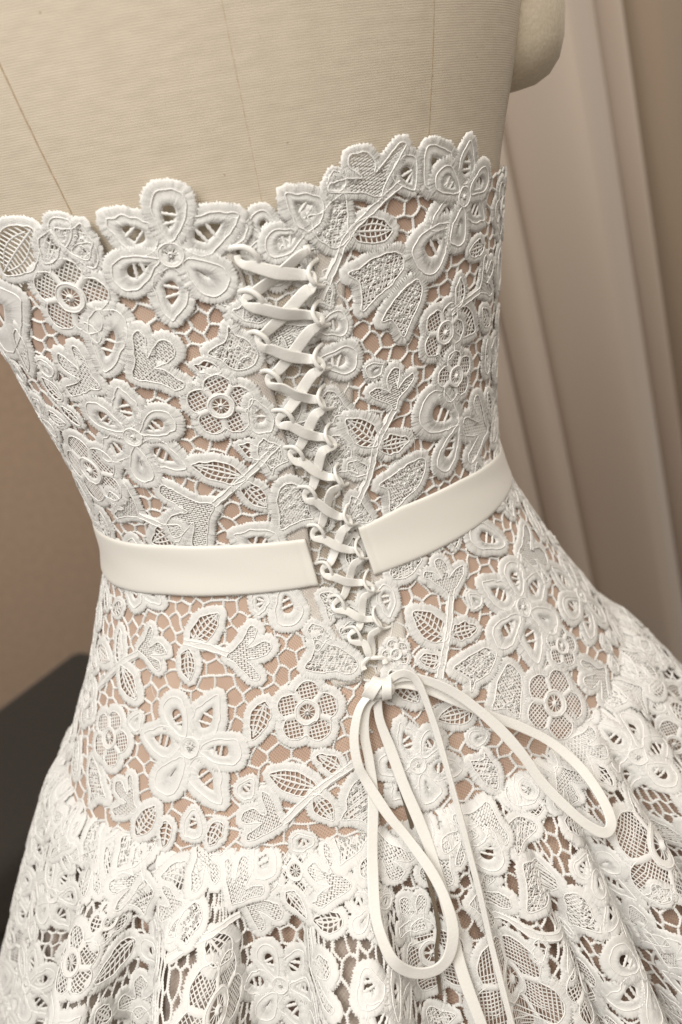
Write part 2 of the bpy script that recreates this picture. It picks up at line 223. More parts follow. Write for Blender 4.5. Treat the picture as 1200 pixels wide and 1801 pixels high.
def sheet(name, srf, ths, vs, off, m, parent, famp=None, thick=0.0):
    """ths (nu,nv) angles, vs (nu,nv) heights"""
    P = srf.at(ths, vs, np.zeros_like(ths) + off); nu, nv = ths.shape
    uv = np.stack([ths * .15, vs], -1).reshape(-1, 2)
    o = mesh_obj(name, P.reshape(-1, 3), grid_faces(nu, nv), m, parent, uv=uv)
    if thick:
        md = o.modifiers.new('solid', 'SOLIDIFY'); md.thickness = thick; md.offset = -1
    return o
def catmull(P, n, closed=False):
    P = np.asarray(P, float); k = len(P)
    if closed: idx = lambda i: P[i % k]
    else: idx = lambda i: P[np.clip(i, 0, k - 1)]
    t = np.linspace(0, k if closed else k - 1, n, endpoint=not closed); i = np.minimum(np.floor(t).astype(int), k - 1 if closed else k - 2); f = (t - i)[:, None]
    a, b_, c, d_ = idx(i - 1), idx(i), idx(i + 1), idx(i + 2)
    return .5 * (2 * b_ + (c - a) * f + (2 * a - 5 * b_ + 4 * c - d_) * f * f + (3 * b_ - a - 3 * c + d_) * f ** 3)
def resample(P, pitch, closed=True, smooth=True, nmin=12):
    if smooth: P = catmull(P, len(P) * 10, closed)
    Q = np.vstack([P, P[:1]]) if closed else np.asarray(P, float)
    d = np.concatenate([[0], np.cumsum(np.linalg.norm(np.diff(Q, axis=0), axis=1))])
    n = max(nmin, int(d[-1] / pitch)); n += n % 2
    t = np.linspace(0, d[-1], n, endpoint=not closed)
    return np.stack([np.interp(t, d, Q[:, k]) for k in range(Q.shape[1])], -1)
def sweep(name, P, Nn, W, T, m, parent, sides=10, sq=2.6, caps=True, pipe=0):
    """flattened fabric tube along P, width dir = N x tangent"""
    P = np.asarray(P, float); n = len(P); T_ = np.gradient(P, axis=0); T_ /= np.linalg.norm(T_, axis=1)[:, None]
    Nn = Nn - (Nn * T_).sum(1)[:, None] * T_; Nn /= np.linalg.norm(Nn, axis=1)[:, None]; Bn = np.cross(T_, Nn)
    a = np.linspace(0, 2 * pi, sides, endpoint=False); ca = np.sign(np.cos(a)) * np.abs(np.cos(a)) ** (2 / sq); sa = np.sign(np.sin(a)) * np.abs(np.sin(a)) ** (2 / sq)
    W = np.broadcast_to(W, n); T = np.broadcast_to(T, n)
    ex = pipe * np.clip((np.abs(ca) - .72) * 6, 0, 1)[None, :, None] * .5 * np.sign(sa)[None, :, None] * Nn[:, None] if pipe else 0
    V = ex + P[:, None] + Bn[:, None] * (ca[None, :, None] * W[:, None, None] / 2) + Nn[:, None] * (sa[None, :, None] * T[:, None, None] / 2)
    d = np.concatenate([[0], np.cumsum(np.linalg.norm(np.diff(P, axis=0), axis=1))])
    uv = np.stack([np.repeat(d[:, None], sides, 1), np.repeat((a / 6.283 * .02)[None], n, 0)], -1).reshape(-1, 2)
    F = [grid_faces(n, sides, False, True)[:, ::-1]]
    Vf = V.reshape(-1, 3)
    if caps:
        Vf = np.vstack([Vf, P[:1], P[-1:]]); uv = np.vstack([uv, [[0, 0]], [[d[-1], 0]]]); k = n * sides; j = np.arange(sides); j2 = (j + 1) % sides
        F += [np.stack([np.full(sides, k), j, j2], -1), np.stack([np.full(sides, k + 1), (n - 1) * sides + j2, (n - 1) * sides + j], -1)]
    return mesh_obj(name, Vf, F, m, parent, uv=uv)

# ------------------------------------------------------------------ lace drawing (flat, metres; h = relief)
PITCH = .00058
class Lace:
    def __init__(s): s.V, s.F, s.M, s.n, s.out = [], [], [], 0, []
    def add(s, xy, h, F, mi=0):
        s.V.append(np.column_stack([xy, h])); s.F.append(np.asarray(F) + s.n); s.M.append(np.full(len(F), mi)); s.n += len(xy)
    def rings(s, rs, mi=0, closed=True):
        n = len(rs[0][0]); k = len(rs); xy = np.stack([r_[0] for r_ in rs], 1).reshape(-1, 2); h = np.stack([np.broadcast_to(r_[1], n) for r_ in rs], 1).reshape(-1)
        s.add(xy, h, grid_faces(n, k, closed), mi)
    def nrm(s, C, closed=True):
        if closed: t = np.roll(C, -2, 0) - np.roll(C, 2, 0)
        else: t = np.gradient(C, axis=0)
        t /= np.linalg.norm(t, axis=1)[:, None] + 1e-12
        return np.stack([t[:, 1], -t[:, 0]], -1)       # outward for counter-clockwise
    def band(s, C, w, closed=True, sign=1, h0=0.0, hc=.00062):
        """padded satin-stitch border from the cord line C outwards, frayed at its edge"""
        n = len(C); nr = s.nrm(C, closed) * sign; alt = np.where(np.arange(n) % 2 == 0, 1.0, -1.0)
        e = w * (1 + rng.normal(0, .04, n)) + alt * .00040 + rng.normal(0, .00016, n); hj = alt * .00032 + rng.normal(0, .00012, n)
        slow = np.interp(np.arange(n), np.linspace(0, n, 9), rng.normal(0, .05, 9)); e = e * (1 + slow)
        lean = np.stack([-nr[:, 1], nr[:, 0]], -1) * (rng.normal(0, .0003, n))[:, None]
        s.rings([(C - nr * .0002, h0 + .0004), (C + nr * (w * .12), h0 + .0004 + hj * .5), (C + nr * (w * .30), h0 + hc * .95 + hj), (C + nr * (w * .72), h0 + hc * .85 + hj * 1.2), (C + nr * e[:, None] * .96 + lean * .6, h0 + hc * .35 + hj), (C + nr * e[:, None] + lean, np.full(n, h0 - .0004))], 0, closed)
        s.out.append(C + nr * w)
    def cord(s, C, r=.00032, h=.00072, closed=True, mi=1):
        n = len(C); nr = s.nrm(C, closed); wob = np.interp(np.arange(n), np.linspace(0, n, max(4, n // 4)), rng.normal(0, .00022, max(4, n // 4)))
        C = C + nr * wob[:, None]; tw = 1 + .14 * np.sin(np.arange(n) * 1.9)
        s.rings([(C + nr * (r * cos(a)) * tw[:, None], h + r * sin(a) * tw) for a in (3.6, 2.5, 1.57, .64, -.45)], mi, closed)
    def ribbon(s, P, w, h, crown=.00025, jit=.0, mi=0):
        P = np.asarray(P, float); n = len(P); nr = s.nrm(P, False); j = (np.where(np.arange(n) % 2 == 0, jit, -jit) + rng.normal(0, jit * .5 + 1e-9, n))[:, None]
        h = np.broadcast_to(h, n)
        s.rings([(P - nr * (w / 2 + j), h - crown), (P - nr * (w * .22), h + crown * .8), (P + nr * (w * .22), h + crown * .8), (P + nr * (w / 2 + j), h - crown)], mi, False)
    def bead(s, x, y, r, h, squash=.8, mi=0):
        a = np.linspace(0, 2 * pi, 8, endpoint=False); V = []; H = []
        for q in (-.2, .45, 1.0):
            V.append(np.column_stack([x + r * cos(q) * np.cos(a), y + r * cos(q) * np.sin(a)])); H.append(np.full(8, h + r * squash * sin(q)))
        F = grid_faces(3, 8, False, True)
        V.append(np.array([[x, y]])); H.append([h + r * squash])
        s.add(np.vstack(V), np.concatenate(H), F, mi)
        k = s.n - 25; s.F.append(np.stack([np.full(4, k + 24), k + 16 + np.arange(0, 8, 2), k + 16 + np.arange(1, 9, 2), k + 16 + (np.arange(2, 10, 2) % 8)], -1)); s.M.append(np.full(4, mi))
    def rows(s, polys, ang, pitch, width, h, seg=None, gap=.0004, jit=.00008, crown=.00018):
        """stitches: ribbons clipped to polygons (even-odd)"""
        c, sn = cos(ang), sin(ang); R = np.array([[c, sn], [-sn, c]])
        Q = [np.asarray(P) @ R.T for P in polys]; y0 = min(q[:, 1].min() for q in Q); y1 = max(q[:, 1].max() for q in Q); k = 0
        y = y0 + pitch * .5; V = []; H = []
        while y < y1:
            xs = []
            for q in Q:
                a, b_ = q, np.roll(q, -1, 0); m_ = (a[:, 1] <= y) != (b_[:, 1] <= y)
                xs += list(a[m_, 0] + (y - a[m_, 1]) / (b_[m_, 1] - a[m_, 1]) * (b_[m_, 0] - a[m_, 0]))
            xs.sort()
            for x0, x1 in zip(xs[::2], xs[1::2]):
                if seg:
                    e = [x0] + list(np.arange(ceil(x0 / seg - .5 * (k % 2)) * seg + .5 * seg * (k % 2), x1, seg)) + [x1]
                    sp = [(p0 + gap / 2, p1 - gap / 2) for p0, p1 in zip(e[:-1], e[1:]) if p1 - p0 > gap * 1.5]
                else: sp = [(x0 - .0003, x1 + .0003)]
                for p0, p1 in sp:
                    j0, j1 = rng.normal(0, jit, 2); hh = h + rng.normal(0, .00004); xm = (p0 + p1) / 2
                    for x_, yy, wf in ((p0, y + j0, .6), (xm, y + (j0 + j1) / 2, 1), (p1, y + j1, .6)):
                        V += [(x_, yy - width / 2 * wf), (x_, yy), (x_, yy + width / 2 * wf)]; H += [hh - crown, hh + crown, hh - crown]
            y += pitch; k += 1
        if not V: return
        V = np.array(V) @ R; n = len(V) // 9; f = grid_faces(3, 3); F = (f[None] + 9 * np.arange(n)[:, None, None]).reshape(-1, 4)
        s.add(V, np.array(H), F)
    def finish(s, name, srf, th0, v0, rot, off, parent):
        A = np.vstack(s.V); th, v = chart(srf, th0, v0, rot, A[:, :2]); P = srf.at(th, v, off + A[:, 2])
        return mesh_obj(name, P, [np.vstack(s.F)], [M_LACE, M_CORD], parent, fm=np.concatenate(s.M))
def metric(srf, th0, v0):
    k = np.linspace(-.075, .075, 9) if srf.sgn < 0 else np.zeros(1)
    dt, dv = frame(srf.S, th0 + k, np.full(len(k), max(v0, .012) if srf.sgn < 0 else v0)); return np.linalg.norm(dt, axis=-1).mean(), np.linalg.norm(dv, axis=-1).mean()
ARC = {}
def arc(srf, v0):
    k = int(round(v0 / .003))
    if k not in ARC:
        tg = np.linspace(-2.3, 2.3, 1600); Q = srf.S(tg, np.full(1600, max(k * .003, .0)))
        ARC[k] = (tg, np.concatenate([[0], np.cumsum(np.linalg.norm(np.diff(Q, axis=0), axis=1))]))
    return ARC[k]
def chart(srf, th0, v0, rot, xy):
    a, b_ = metric(srf, th0, v0)
    q = radians(rot) - pi / 2; X = xy[:, 0] * cos(q) - xy[:, 1] * sin(q); Y = xy[:, 0] * sin(q) + xy[:, 1] * cos(q)
    if srf.sgn < 0:
        tg, L_ = arc(srf, v0); return np.interp(np.interp(th0, tg, L_) + X, L_, tg), v0 - Y / b_
    return th0 + X / a, v0 + srf.sgn * Y / b_

def ellipse_leaf(Lc, w, y0=0.0, point=.35):
    t = np.linspace(0, 1, 9)[1:-1]; wd = w / 2 * np.sin(pi * t ** (1 - point * .4)) ** .75
    return np.vstack([[(0, y0)], np.column_stack([wd, y0 + Lc * t]), [(0, y0 + Lc)], np.column_stack([-wd, y0 + Lc * t])[::-1]])
def wob(C, a): return C + rng.normal(0, a, C.shape)
def m_leaf(size, wr):
    g = Lace(); bw = min(.0047, size * .17); Lc = size - bw; w = max(.0038, size * wr * 1.05 - bw * .6)
    C = resample(wob(ellipse_leaf(Lc, w), .0003), PITCH); g.band(C, bw); g.cord(C)
    yy = np.linspace(.001, Lc - .0008, 14); g.ribbon(np.column_stack([np.zeros(14) + .0002, yy]), .0012, .0003, jit=.0001)
    for sgn in (1, -1):
        t0 = .002
        while t0 < Lc - .003:
            q = np.linspace(0, 1, 5); g.ribbon(np.column_stack([sgn * q * w * .5, t0 + q * w * .16]), .00085, .00015, crown=.0003, jit=.0001); t0 += .0029
        if w > .008: g.ribbon(np.column_stack([sgn * w * .25 * np.sin(np.linspace(.3, 2.9, 9)), np.linspace(Lc * .12, Lc * .9, 9)]), .0009, .0003, jit=.0001)
    return [('', g)]
def petal_geo(Lp, w, y0, pointed, bw, hole=True):
    g = Lace()
    if pointed: C = ellipse_leaf(Lp, w, y0, .9)
    else: C = np.array([(0, y0), (w * .2, y0 + Lp * .12), (w * .40, y0 + Lp * .40), (w * .5, y0 + Lp * .68), (w * .40, y0 + Lp * .9), (w * .15, y0 + Lp), (-w * .15, y0 + Lp), (-w * .40, y0 + Lp * .9), (-w * .5, y0 + Lp * .68), (-w * .40, y0 + Lp * .40), (-w * .2, y0 + Lp * .12)])
    C = resample(wob(C, .0003), PITCH); cy = y0 + Lp * .45; g.band(C, bw); g.cord(C)
    n = len(C); alt = np.where(np.arange(n) % 2 == 0, 1.0, -1.0); hj = alt * .00016 + rng.normal(0, .00006, n)
    sx, sy = (.40, .46) if hole else (.05, .25); Hh = np.column_stack([C[:, 0] * sx, cy + (C[:, 1] - cy) * sy]); lp = lambda t: C + (Hh - C) * t
    jr = (1 + rng.normal(0, .03, n))[:, None]
    g.rings([(lp(-.02), .0005), (lp(.22), .00045 + hj * .7), (lp(.44), .00055 + hj), (lp(.58), .00072 + hj * 1.8), (lp(.84), .0006 + hj * 1.8), (lp(.99) * np.array([1, 1]), .00005), (lp(1.02), -.0003)])
    if hole:
        for k in range(2):
            yb = cy + (k - .55) * Lp * .17; q = np.linspace(-1, 1, 7)
            g.ribbon(np.column_stack([q * w * .22, yb + q * rng.normal(0, .0008)]), .0016, .0003, crown=.0004, jit=.0002)
    return g
def m_petal(size, wr):
    bw = min(.0046, size * .17); return [('', petal_geo(size - bw, size * wr * 1.1 - bw * 1.2, 0, rng.random() < .4, bw, size > .014))]
def center_geo(r):
    g = Lace(); circ = lambda q: np.column_stack([q * np.cos(A), q * np.sin(A)]); n = max(24, int(2 * pi * r / PITCH)); n += n % 2; A = np.linspace(0, 2 * pi, n, endpoint=False)
    alt = np.where(np.arange(n) % 2 == 0, 1.0, -1.0) * .00008
    g.rings([(circ(r * .62), -.0002), (circ(r * .66), .0005), (circ(r * .8), .0008 + alt), (circ(r * .95), .0007 + alt), (circ(r * 1.1), .0003)])
    g.cord(circ(r * .98), h=.0009)
    for a in np.linspace(0, 2 * pi, 12, endpoint=False) + rng.normal(0, .08, 12):
        q = np.linspace(.2, .68, 4)[:, None]; g.ribbon(q * r * np.array([[cos(a), sin(a)]]), .0005, .0003, crown=.0002)
    g.bead(0, 0, r * .27, .0006, 1.0); g.out.append(circ(r * 1.1)); return g
def rotate(g, a):
    c, s_ = cos(a), sin(a); R = np.array([[c, s_], [-s_, c]])
    g.V = [np.column_stack([v[:, :2] @ R, v[:, 2]]) for v in g.V]; g.out = [o @ R for o in g.out]; return g
def m_flower(size, wr):
    parts = [('', center_geo(size * .155))]; bw = min(.0046, size * .145); lift = 0
    for k in range(6):
        Lp = size * (1.0, .90, .96, .88, 1.02, .9)[k] * (1 + rng.normal(0, .03)) - bw - size * .17; pt = (k % 2 == 0)
        g = petal_geo(Lp, size * (.45 if pt else .40), size * .17, pt, bw, k != 3)
        for v in g.V: v[:, 2] += (.00035 if k % 2 else 0)
        parts.append(('petal', rotate(g, k * pi / 3 + rng.normal(0, .06))))
    for v in parts[0][1].V: v[:, 2] += .0004
    return parts
def m_mesh_flower(size, wr):
    r = size * .31; g = center_geo(r); A = np.linspace(0, 2 * pi, 80, endpoint=False) ; ph = rng.random() * 2; bw = min(.0046, size * .22); Ro = size - bw
    rr = Ro * (.68 + .34 * np.abs(np.cos(2.5 * (A + ph))) ** .75)
    for v in g.V: v[:, 2] += .0005
    C = resample(np.column_stack([rr * np.cos(A), rr * np.sin(A)]), PITCH, smooth=False); hole = np.column_stack([r * 1.05 * np.cos(A), r * 1.05 * np.sin(A)])
    g.out = []; g.band(C, bw); g.cord(C); a0 = rng.random() * 3
    g.rows([C, hole], a0, .0020, .0008, .0001); g.rows([C, hole], a0 + pi / 2, .0020, .0008, .0002)
    for k in range(5):
        a = -ph + (k + .5) * 2 * pi / 5; q = np.linspace(r, Ro * .78, 8)[:, None]; g.ribbon(q * np.array([[cos(a), sin(a)]]), .0034, .0006, crown=.0004, jit=.0002)
    return [('', g)]
TUL = np.array([(-.06, 0), (-.22, .2), (-.48, .40), (-.70, .56), (-.80, .68), (-.74, .79), (-.58, .77), (-.40, .66), (-.18, .50), (-.24, .70), (-.32, .92), (-.26, 1.05), (-.10, 1.08), (.06, 1.0), (.14, .86), (.13, .64), (.10, .45), (.30, .57), (.54, .70), (.70, .72), (.78, .62), (.70, .49), (.45, .33), (.22, .16), (.06, 0)])
def m_tulip(size, wr):
    g = Lace(); bw = min(.0045, size * .15); k = (size - bw) / 1.05
    C = resample(wob(TUL * np.array([.86 * wr, 1]) * k * np.array([rng.choice([-1, 1]), 1]), .0004), PITCH)
    if np.sum(C[:, 0] * np.roll(C[:, 1], -1) - C[:, 1] * np.roll(C[:, 0], -1)) < 0: C = C[::-1]
    a0 = rng.choice([pi / 2, 0]) + rng.normal(0, .15); g.rows([C], a0 + pi / 2, .0016, .0011, -.0002); g.rows([C], a0, .00118, .00098, .00025, seg=.0036, gap=.00045)
    g.band(C, bw); g.cord(C); return [('', g)]
BEL = np.array([(-.08, 0), (-.24, .16), (-.33, .45), (-.31, .75), (-.33, .97), (-.1, .88), (.12, .92), (.36, 1.0), (.31, .65), (.26, .35), (.15, .1)])
def m_bell(size, wr):
    g = Lace(); bw = min(.0046, size * .17); k = size - bw
    C = resample(wob(BEL * np.array([wr * 1.5, 1]) * k * np.array([rng.choice([-1, 1]), 1]), .0006), PITCH)
    if np.sum(C[:, 0] * np.roll(C[:, 1], -1) - C[:, 1] * np.roll(C[:, 0], -1)) < 0: C = C[::-1]
    a0 = rng.random() * 3; g.rows([C], a0, .0013, .0011, .0000, jit=.0003); g.rows([C], a0 + 1.2, .0019, .0011, .0002, seg=.004, jit=.0004)
    lo, hi = C.min(0), C.max(0)
    for x, y in lo + rng.random((int((hi - lo).prod() / 9e-6), 2)) * (hi - lo):
        if inside(C, np.array([[x, y]]))[0]: g.bead(x, y, .0006 + .0006 * rng.random(), .0003, .6)
    g.band(C, bw); g.cord(C); return [('', g)]
def inside(C, P):
    x, y = P[:, 0][:, None], P[:, 1][:, None]; a, b_ = C, np.roll(C, -1, 0)
    m_ = ((a[:, 1] <= y) != (b_[:, 1] <= y)) & (x < a[:, 0] + (y - a[:, 1]) / (b_[:, 1] - a[:, 1] + 1e-15) * (b_[:, 0] - a[:, 0]))
    return m_.sum(1) % 2 == 1
KIND = {'F': ('lace_flower', m_flower), 'S': ('mesh_flower', m_mesh_flower), 'L': ('lace_leaf', m_leaf), 'P': ('lace_petal', m_petal), 'T': ('lace_tulip', m_tulip), 'B': ('bell_leaf', m_bell)}

# raster of what the motifs cover, in surface coordinates
class Mask:
    def __init__(s, srf, t0, t1, v0, v1, st=.004, sv=.0006):
        s.srf, s.t0, s.v0, s.st, s.sv = srf, t0, v0, st, sv; s.nt, s.nv = int((t1 - t0) / st), int((v1 - v0) / sv); s.a = np.zeros((s.nt, s.nv), bool)
    def cells(s, th, v):
        C = np.column_stack([th, v]); i0, j0 = int((th.min() - s.t0) / s.st), int((v.min() - s.v0) / s.sv); i1, j1 = int((th.max() - s.t0) / s.st) + 1, int((v.max() - s.v0) / s.sv) + 1
        i0, j0, i1, j1 = max(i0, 0), max(j0, 0), min(i1, s.nt - 1), min(j1, s.nv - 1)
        if i1 <= i0 or j1 <= j0: return None
        I, J = np.meshgrid(np.arange(i0, i1), np.arange(j0, j1), indexing='ij')
        m_ = inside(C, np.column_stack([(s.t0 + (I.ravel() + .5) * s.st), (s.v0 + (J.ravel() + .5) * s.sv)])).reshape(I.shape)
        return slice(i0, i1), slice(j0, j1), m_
    def paint(s, th, v):
        c = s.cells(th, v)
        if c: s.a[c[0], c[1]] |= c[2]
    def over(s, th, v):
        c = s.cells(th, v)
        if not c or not c[2].any(): return 1.0
        return (s.a[c[0], c[1]] & c[2]).sum() / c[2].sum()
    def get(s, th, v):
        i = np.clip(((th - s.t0) / s.st).astype(int), 0, s.nt - 1); j = np.clip(((v - s.v0) / s.sv).astype(int), 0, s.nv - 1); return s.a[i, j]
count = [0]
def place(k, srf, th, v, rot, size, wr, off, parent, mask):
    name, fn = KIND[k]; count[0] += 1; off = off + (count[0] % 4) * .00012
    parts = fn(size, wr); root = None
    for sub, g in parts:
        o = g.finish(sub or name, srf, th, v, rot, off, root or parent)
        if root is None: root = o
        for c in g.out: mask.paint(*chart(srf, th, v, rot, c[::3]))
def stem(pts, srf, off, parent, mask):
    a, b_ = metric(srf, pts[0][0], pts[0][1]); b_ *= srf.sgn
    P = np.array(pts); q = np.column_stack([(P[:, 0] - P[0, 0]) * a, (P[:, 1] - P[0, 1]) * b_]); C = resample(q, PITCH, False)
    g = Lace(); n = len(C); nr = g.nrm(C, False); alt = np.where(np.arange(n) % 2 == 0, 1.0, -1.0) * .0001; hw = .0017
    j = alt[:, None] + rng.normal(0, .0001, (n, 1))
    g.rings([(C - nr * (hw + .0009 + j), -.0004), (C - nr * hw, .0006 + alt), (C - nr * hw * .4, .00055 + alt), (C + nr * hw * .4, .00055 + alt), (C + nr * hw, .0006 + alt), (C + nr * (hw + .0009 + j), -.0004)], 0, False)
    g.cord(C - nr * hw * .85, closed=False); g.cord(C + nr * hw * .85, closed=False)
    g.finish('lace_stem', srf, pts[0][0], pts[0][1], 90, off, parent)
    if srf.sgn < 0: return
    o = np.vstack([C - nr * (hw + .0008), (C + nr * (hw + .0008))[::-1]])[::2]; mask.paint(*chart(srf, pts[0][0], pts[0][1], 90, o))
def metric0(srf, t, v):
    dt, dv = frame(srf.S, np.array([t]), np.array([v])); return np.linalg.norm(dt), np.linalg.norm(dv)
def net(name, srf, mask, dom, off, parent, cell, t0, t1, v0, v1, width=.0014):
    """guipure bars: a jittered honeycomb of corded threads in the gaps between motifs"""
    vm = (v0 + v1) / 2; dt, dv = frame(srf.S, np.array([0.0]), np.array([vm])); a, b_ = np.linalg.norm(dt), np.linalg.norm(dv)
    tg = np.linspace(t0, t1, 800); ar = np.concatenate([[0], np.cumsum(np.linalg.norm(np.diff(srf.at(tg, np.full(800, vm), np.zeros(800)), axis=0), axis=1))])
    s3 = sqrt(3); nx = int(ar[-1] / (cell * s3 / 2)) + 2; ny = int((v1 - v0) * b_ / (cell * 1.5)) + 2; P = {}; E = []
    def pt(i, j):
        if (i, j) not in P:
            x = i * cell * s3 / 2; y = j * cell * 1.5 + ((i + j) % 2) * cell * .5
            P[(i, j)] = (float(np.interp(x + rng.normal(0, cell * .17), ar, tg)), v0 + (y + rng.normal(0, cell * .17)) / b_)
        return P[(i, j)]
    for i in range(nx):
        for j in range(ny):
            E.append((pt(i, j), pt(i + 1, j)))
            if (i + j) % 2 == 1: E.append((pt(i, j), pt(i, j + 1)))
    V, F, n0 = [], [], 0
    for p0, p1 in E:
        n = 9; q = np.linspace(-.03, 1.03, n); th = p0[0] + q * (p1[0] - p0[0]); v = p0[1] + q * (p1[1] - p0[1])
        d_ = dom(th, v); cov = mask.get(th, v)
        if not d_.all() or cov.mean() > .86: continue
        g = Lace(); bend = rng.normal(0, .05); a, b_ = (metric0(srf, th[4], v[4])); x = (th - th[0]) * a; y = (v - v[0]) * b_ * srf.sgn
        C = np.column_stack([x - bend * (y[-1]) * np.sin(pi * q), y + bend * x[-1] * np.sin(pi * q)]); ln = np.hypot(x[-1], y[-1]); C = resample(C, .00062, False, False, 6)
        m_ = len(C); nr = g.nrm(C, False); jt = (np.where(np.arange(m_) % 2 == 0, .00040, -.00022) + rng.normal(0, .00012, m_))[:, None]; wv_ = width * (1 + rng.normal(0, .12)) / 2
        jh = np.where(np.arange(m_) % 2 == 0, .00012, -.0001)
        xy = np.stack([C - nr * (wv_ + jt), C - nr * wv_ * .3, C + nr * wv_ * .4, C + nr * (wv_ + jt)], 1).reshape(-1, 2); h = np.stack([np.full(m_, -.0005), .0003 + 1.6 * jh, .0003 + jh, np.full(m_, -.0005)], 1).reshape(-1)
        V.append(np.column_stack([th[0] + xy[:, 0] / a, v[0] + srf.sgn * xy[:, 1] / b_, h])); F.append(grid_faces(m_, 4) + n0); n0 += 4 * m_
    A = np.vstack(V); o = mesh_obj(name, srf.at(A[:, 0], A[:, 1], off + A[:, 2]), [np.vstack(F)], M_LACE, parent); o['kind'] = 'stuff'
def autofill(srf, mask, dom, off, parent, menu, tries, t0, t1, v0, v1, tol):
    for k, s0, s1, wr in menu:
        for _ in range(tries):
            th, v = t0 + rng.random() * (t1 - t0), v0 + rng.random() * (v1 - v0)
            if mask.get(np.array([th]), np.array([v]))[0] or not dom(np.array([th]), np.array([v]))[0]: continue
            size = s0 + rng.random() * (s1 - s0); rot = rng.integers(0, 360)
            q = np.linspace(0, 2 * pi, 20, endpoint=False)
            if k in 'FS': o = np.column_stack([np.cos(q), np.sin(q)]) * size * .95
            elif k == 'T': o = np.column_stack([np.cos(q) * .72, .6 + np.sin(q) * .5]) * size
            else: o = np.column_stack([np.cos(q) * wr * .5, .5 + np.sin(q) * .52]) * size
            t_, v_ = chart(srf, th, v, rot, o)
            if not dom(t_, v_).all() or mask.over(t_, v_) > tol: continue
            place(k, srf, th, v, rot, size, wr, off, parent, mask)

# ------------------------------------------------------------------ dress form
form = thing('dress_form', 'beige linen dress form with vertical seams wearing the white lace dress', 'dress form', (0, 0, FLOOR))
def put(o, parent): o.parent = parent; o.matrix_parent_inverse = Matrix.Translation(-Vector(parent.location)); return o
th = np.linspace(-pi, pi, 193); zz = np.concatenate([np.linspace(-.132, .40, 113)])
T, Z = np.meshgrid(th, zz, indexing='ij')
dip = sum(np.exp(-((T - s_) / .006) ** 2) for s_ in (-1.25, -.59, -.028, .56, 1.25)) * .0006
P = BODY.at(T, Z, -.001 - dip)
# shoulders and neck close the top above the frame
top = P[:, -1]; rings_ = [P]
for k, (s_, dz) in enumerate(((.97, .02), (.88, .04), (.70, .058), (.50, .070), (.34, .082), (.28, .11), (.27, .16), (.2, .168), (.0, .168))):
    q = top.copy(); q[:, 0] *= s_; q[:, 1] = top[:, 1] * (s_ if s_ > .4 else s_ * 1.25); q[:, 2] = .40 + dz; rings_.append(q[:, None])
P = np.concatenate(rings_, 1); nv = P.shape[1]; vv = np.concatenate([zz, .40 + np.linspace(.02, .3, nv - len(zz))])
uv = np.stack(np.broadcast_arrays(th[:, None] * .155, vv[None]), -1).reshape(-1, 2)
put(mesh_obj('torso', P.reshape(-1, 3), grid_faces(193, nv), M_CANVAS, uv=uv), form)
for a in (-1.25, -.59, -.028, .56, 1.25):
    z_ = np.linspace(.10, .40, 150); ta = a + np.cumsum(rng.normal(0, .00025, 150)) - .03 * np.clip((z_ - .2), 0, 1) * np.sign(a) * (abs(a) > .1)
    ta = np.full(150, a) + rng.normal(0, .0004, 150)
    nrm = normal(body, ta, z_, 1); o = sweep('seam', body(ta, z_) - nrm * .00155, nrm, .0006 + .0002 * np.sin(np.arange(150) * 2.1), .0006, M_SEAM, None, sides=6); put(o, form)
for sg, lab in ((1, 'right'), (-1, 'left')):
    prof = [(.0, .212), (.012, .2122), (.022, .2135), (.030, .2175), (.036, .225), (.0395, .236), (.041, .25), (.0425, .30), (.042, .34), (.036, .375), (.02, .395), (0, .40)]
    a = np.linspace(0, 2 * pi, 33)[:-1]; V = np.array([[(sg * ((.169) - .10 * max(0, zq - .30)) + rq * np.cos(q), .012 + rq * 1.25 * np.sin(q), zq - sg * (0) + .10 * rq * np.cos(q) * sg * .0) for rq, zq in prof] for q in a])
    st = put(mesh_obj('arm_stump', V.reshape(-1, 3), grid_faces(32, len(prof), True), M_ARM), form)
stand = put(mesh_obj('pole', np.array([[(.016 * cos(q), .016 * sin(q), z_) for z_ in (FLOOR + .04, -.16)] for q in np.linspace(0, 2 * pi, 17)[:-1]]).reshape(-1, 3), grid_faces(16, 2, True), M_METAL), form)
prof = [(0, .06), (.03, .055), (.06, .045), (.16, .03), (.19, .018), (.19, 0.001)]
put(mesh_obj('base', np.array([[(rq * cos(q), rq * sin(q), FLOOR + zq) for rq, zq in prof] for q in np.linspace(0, 2 * pi, 49)[:-1]]).reshape(-1, 3), grid_faces(48, len(prof), True)[:, ::-1], M_WOOD), form)

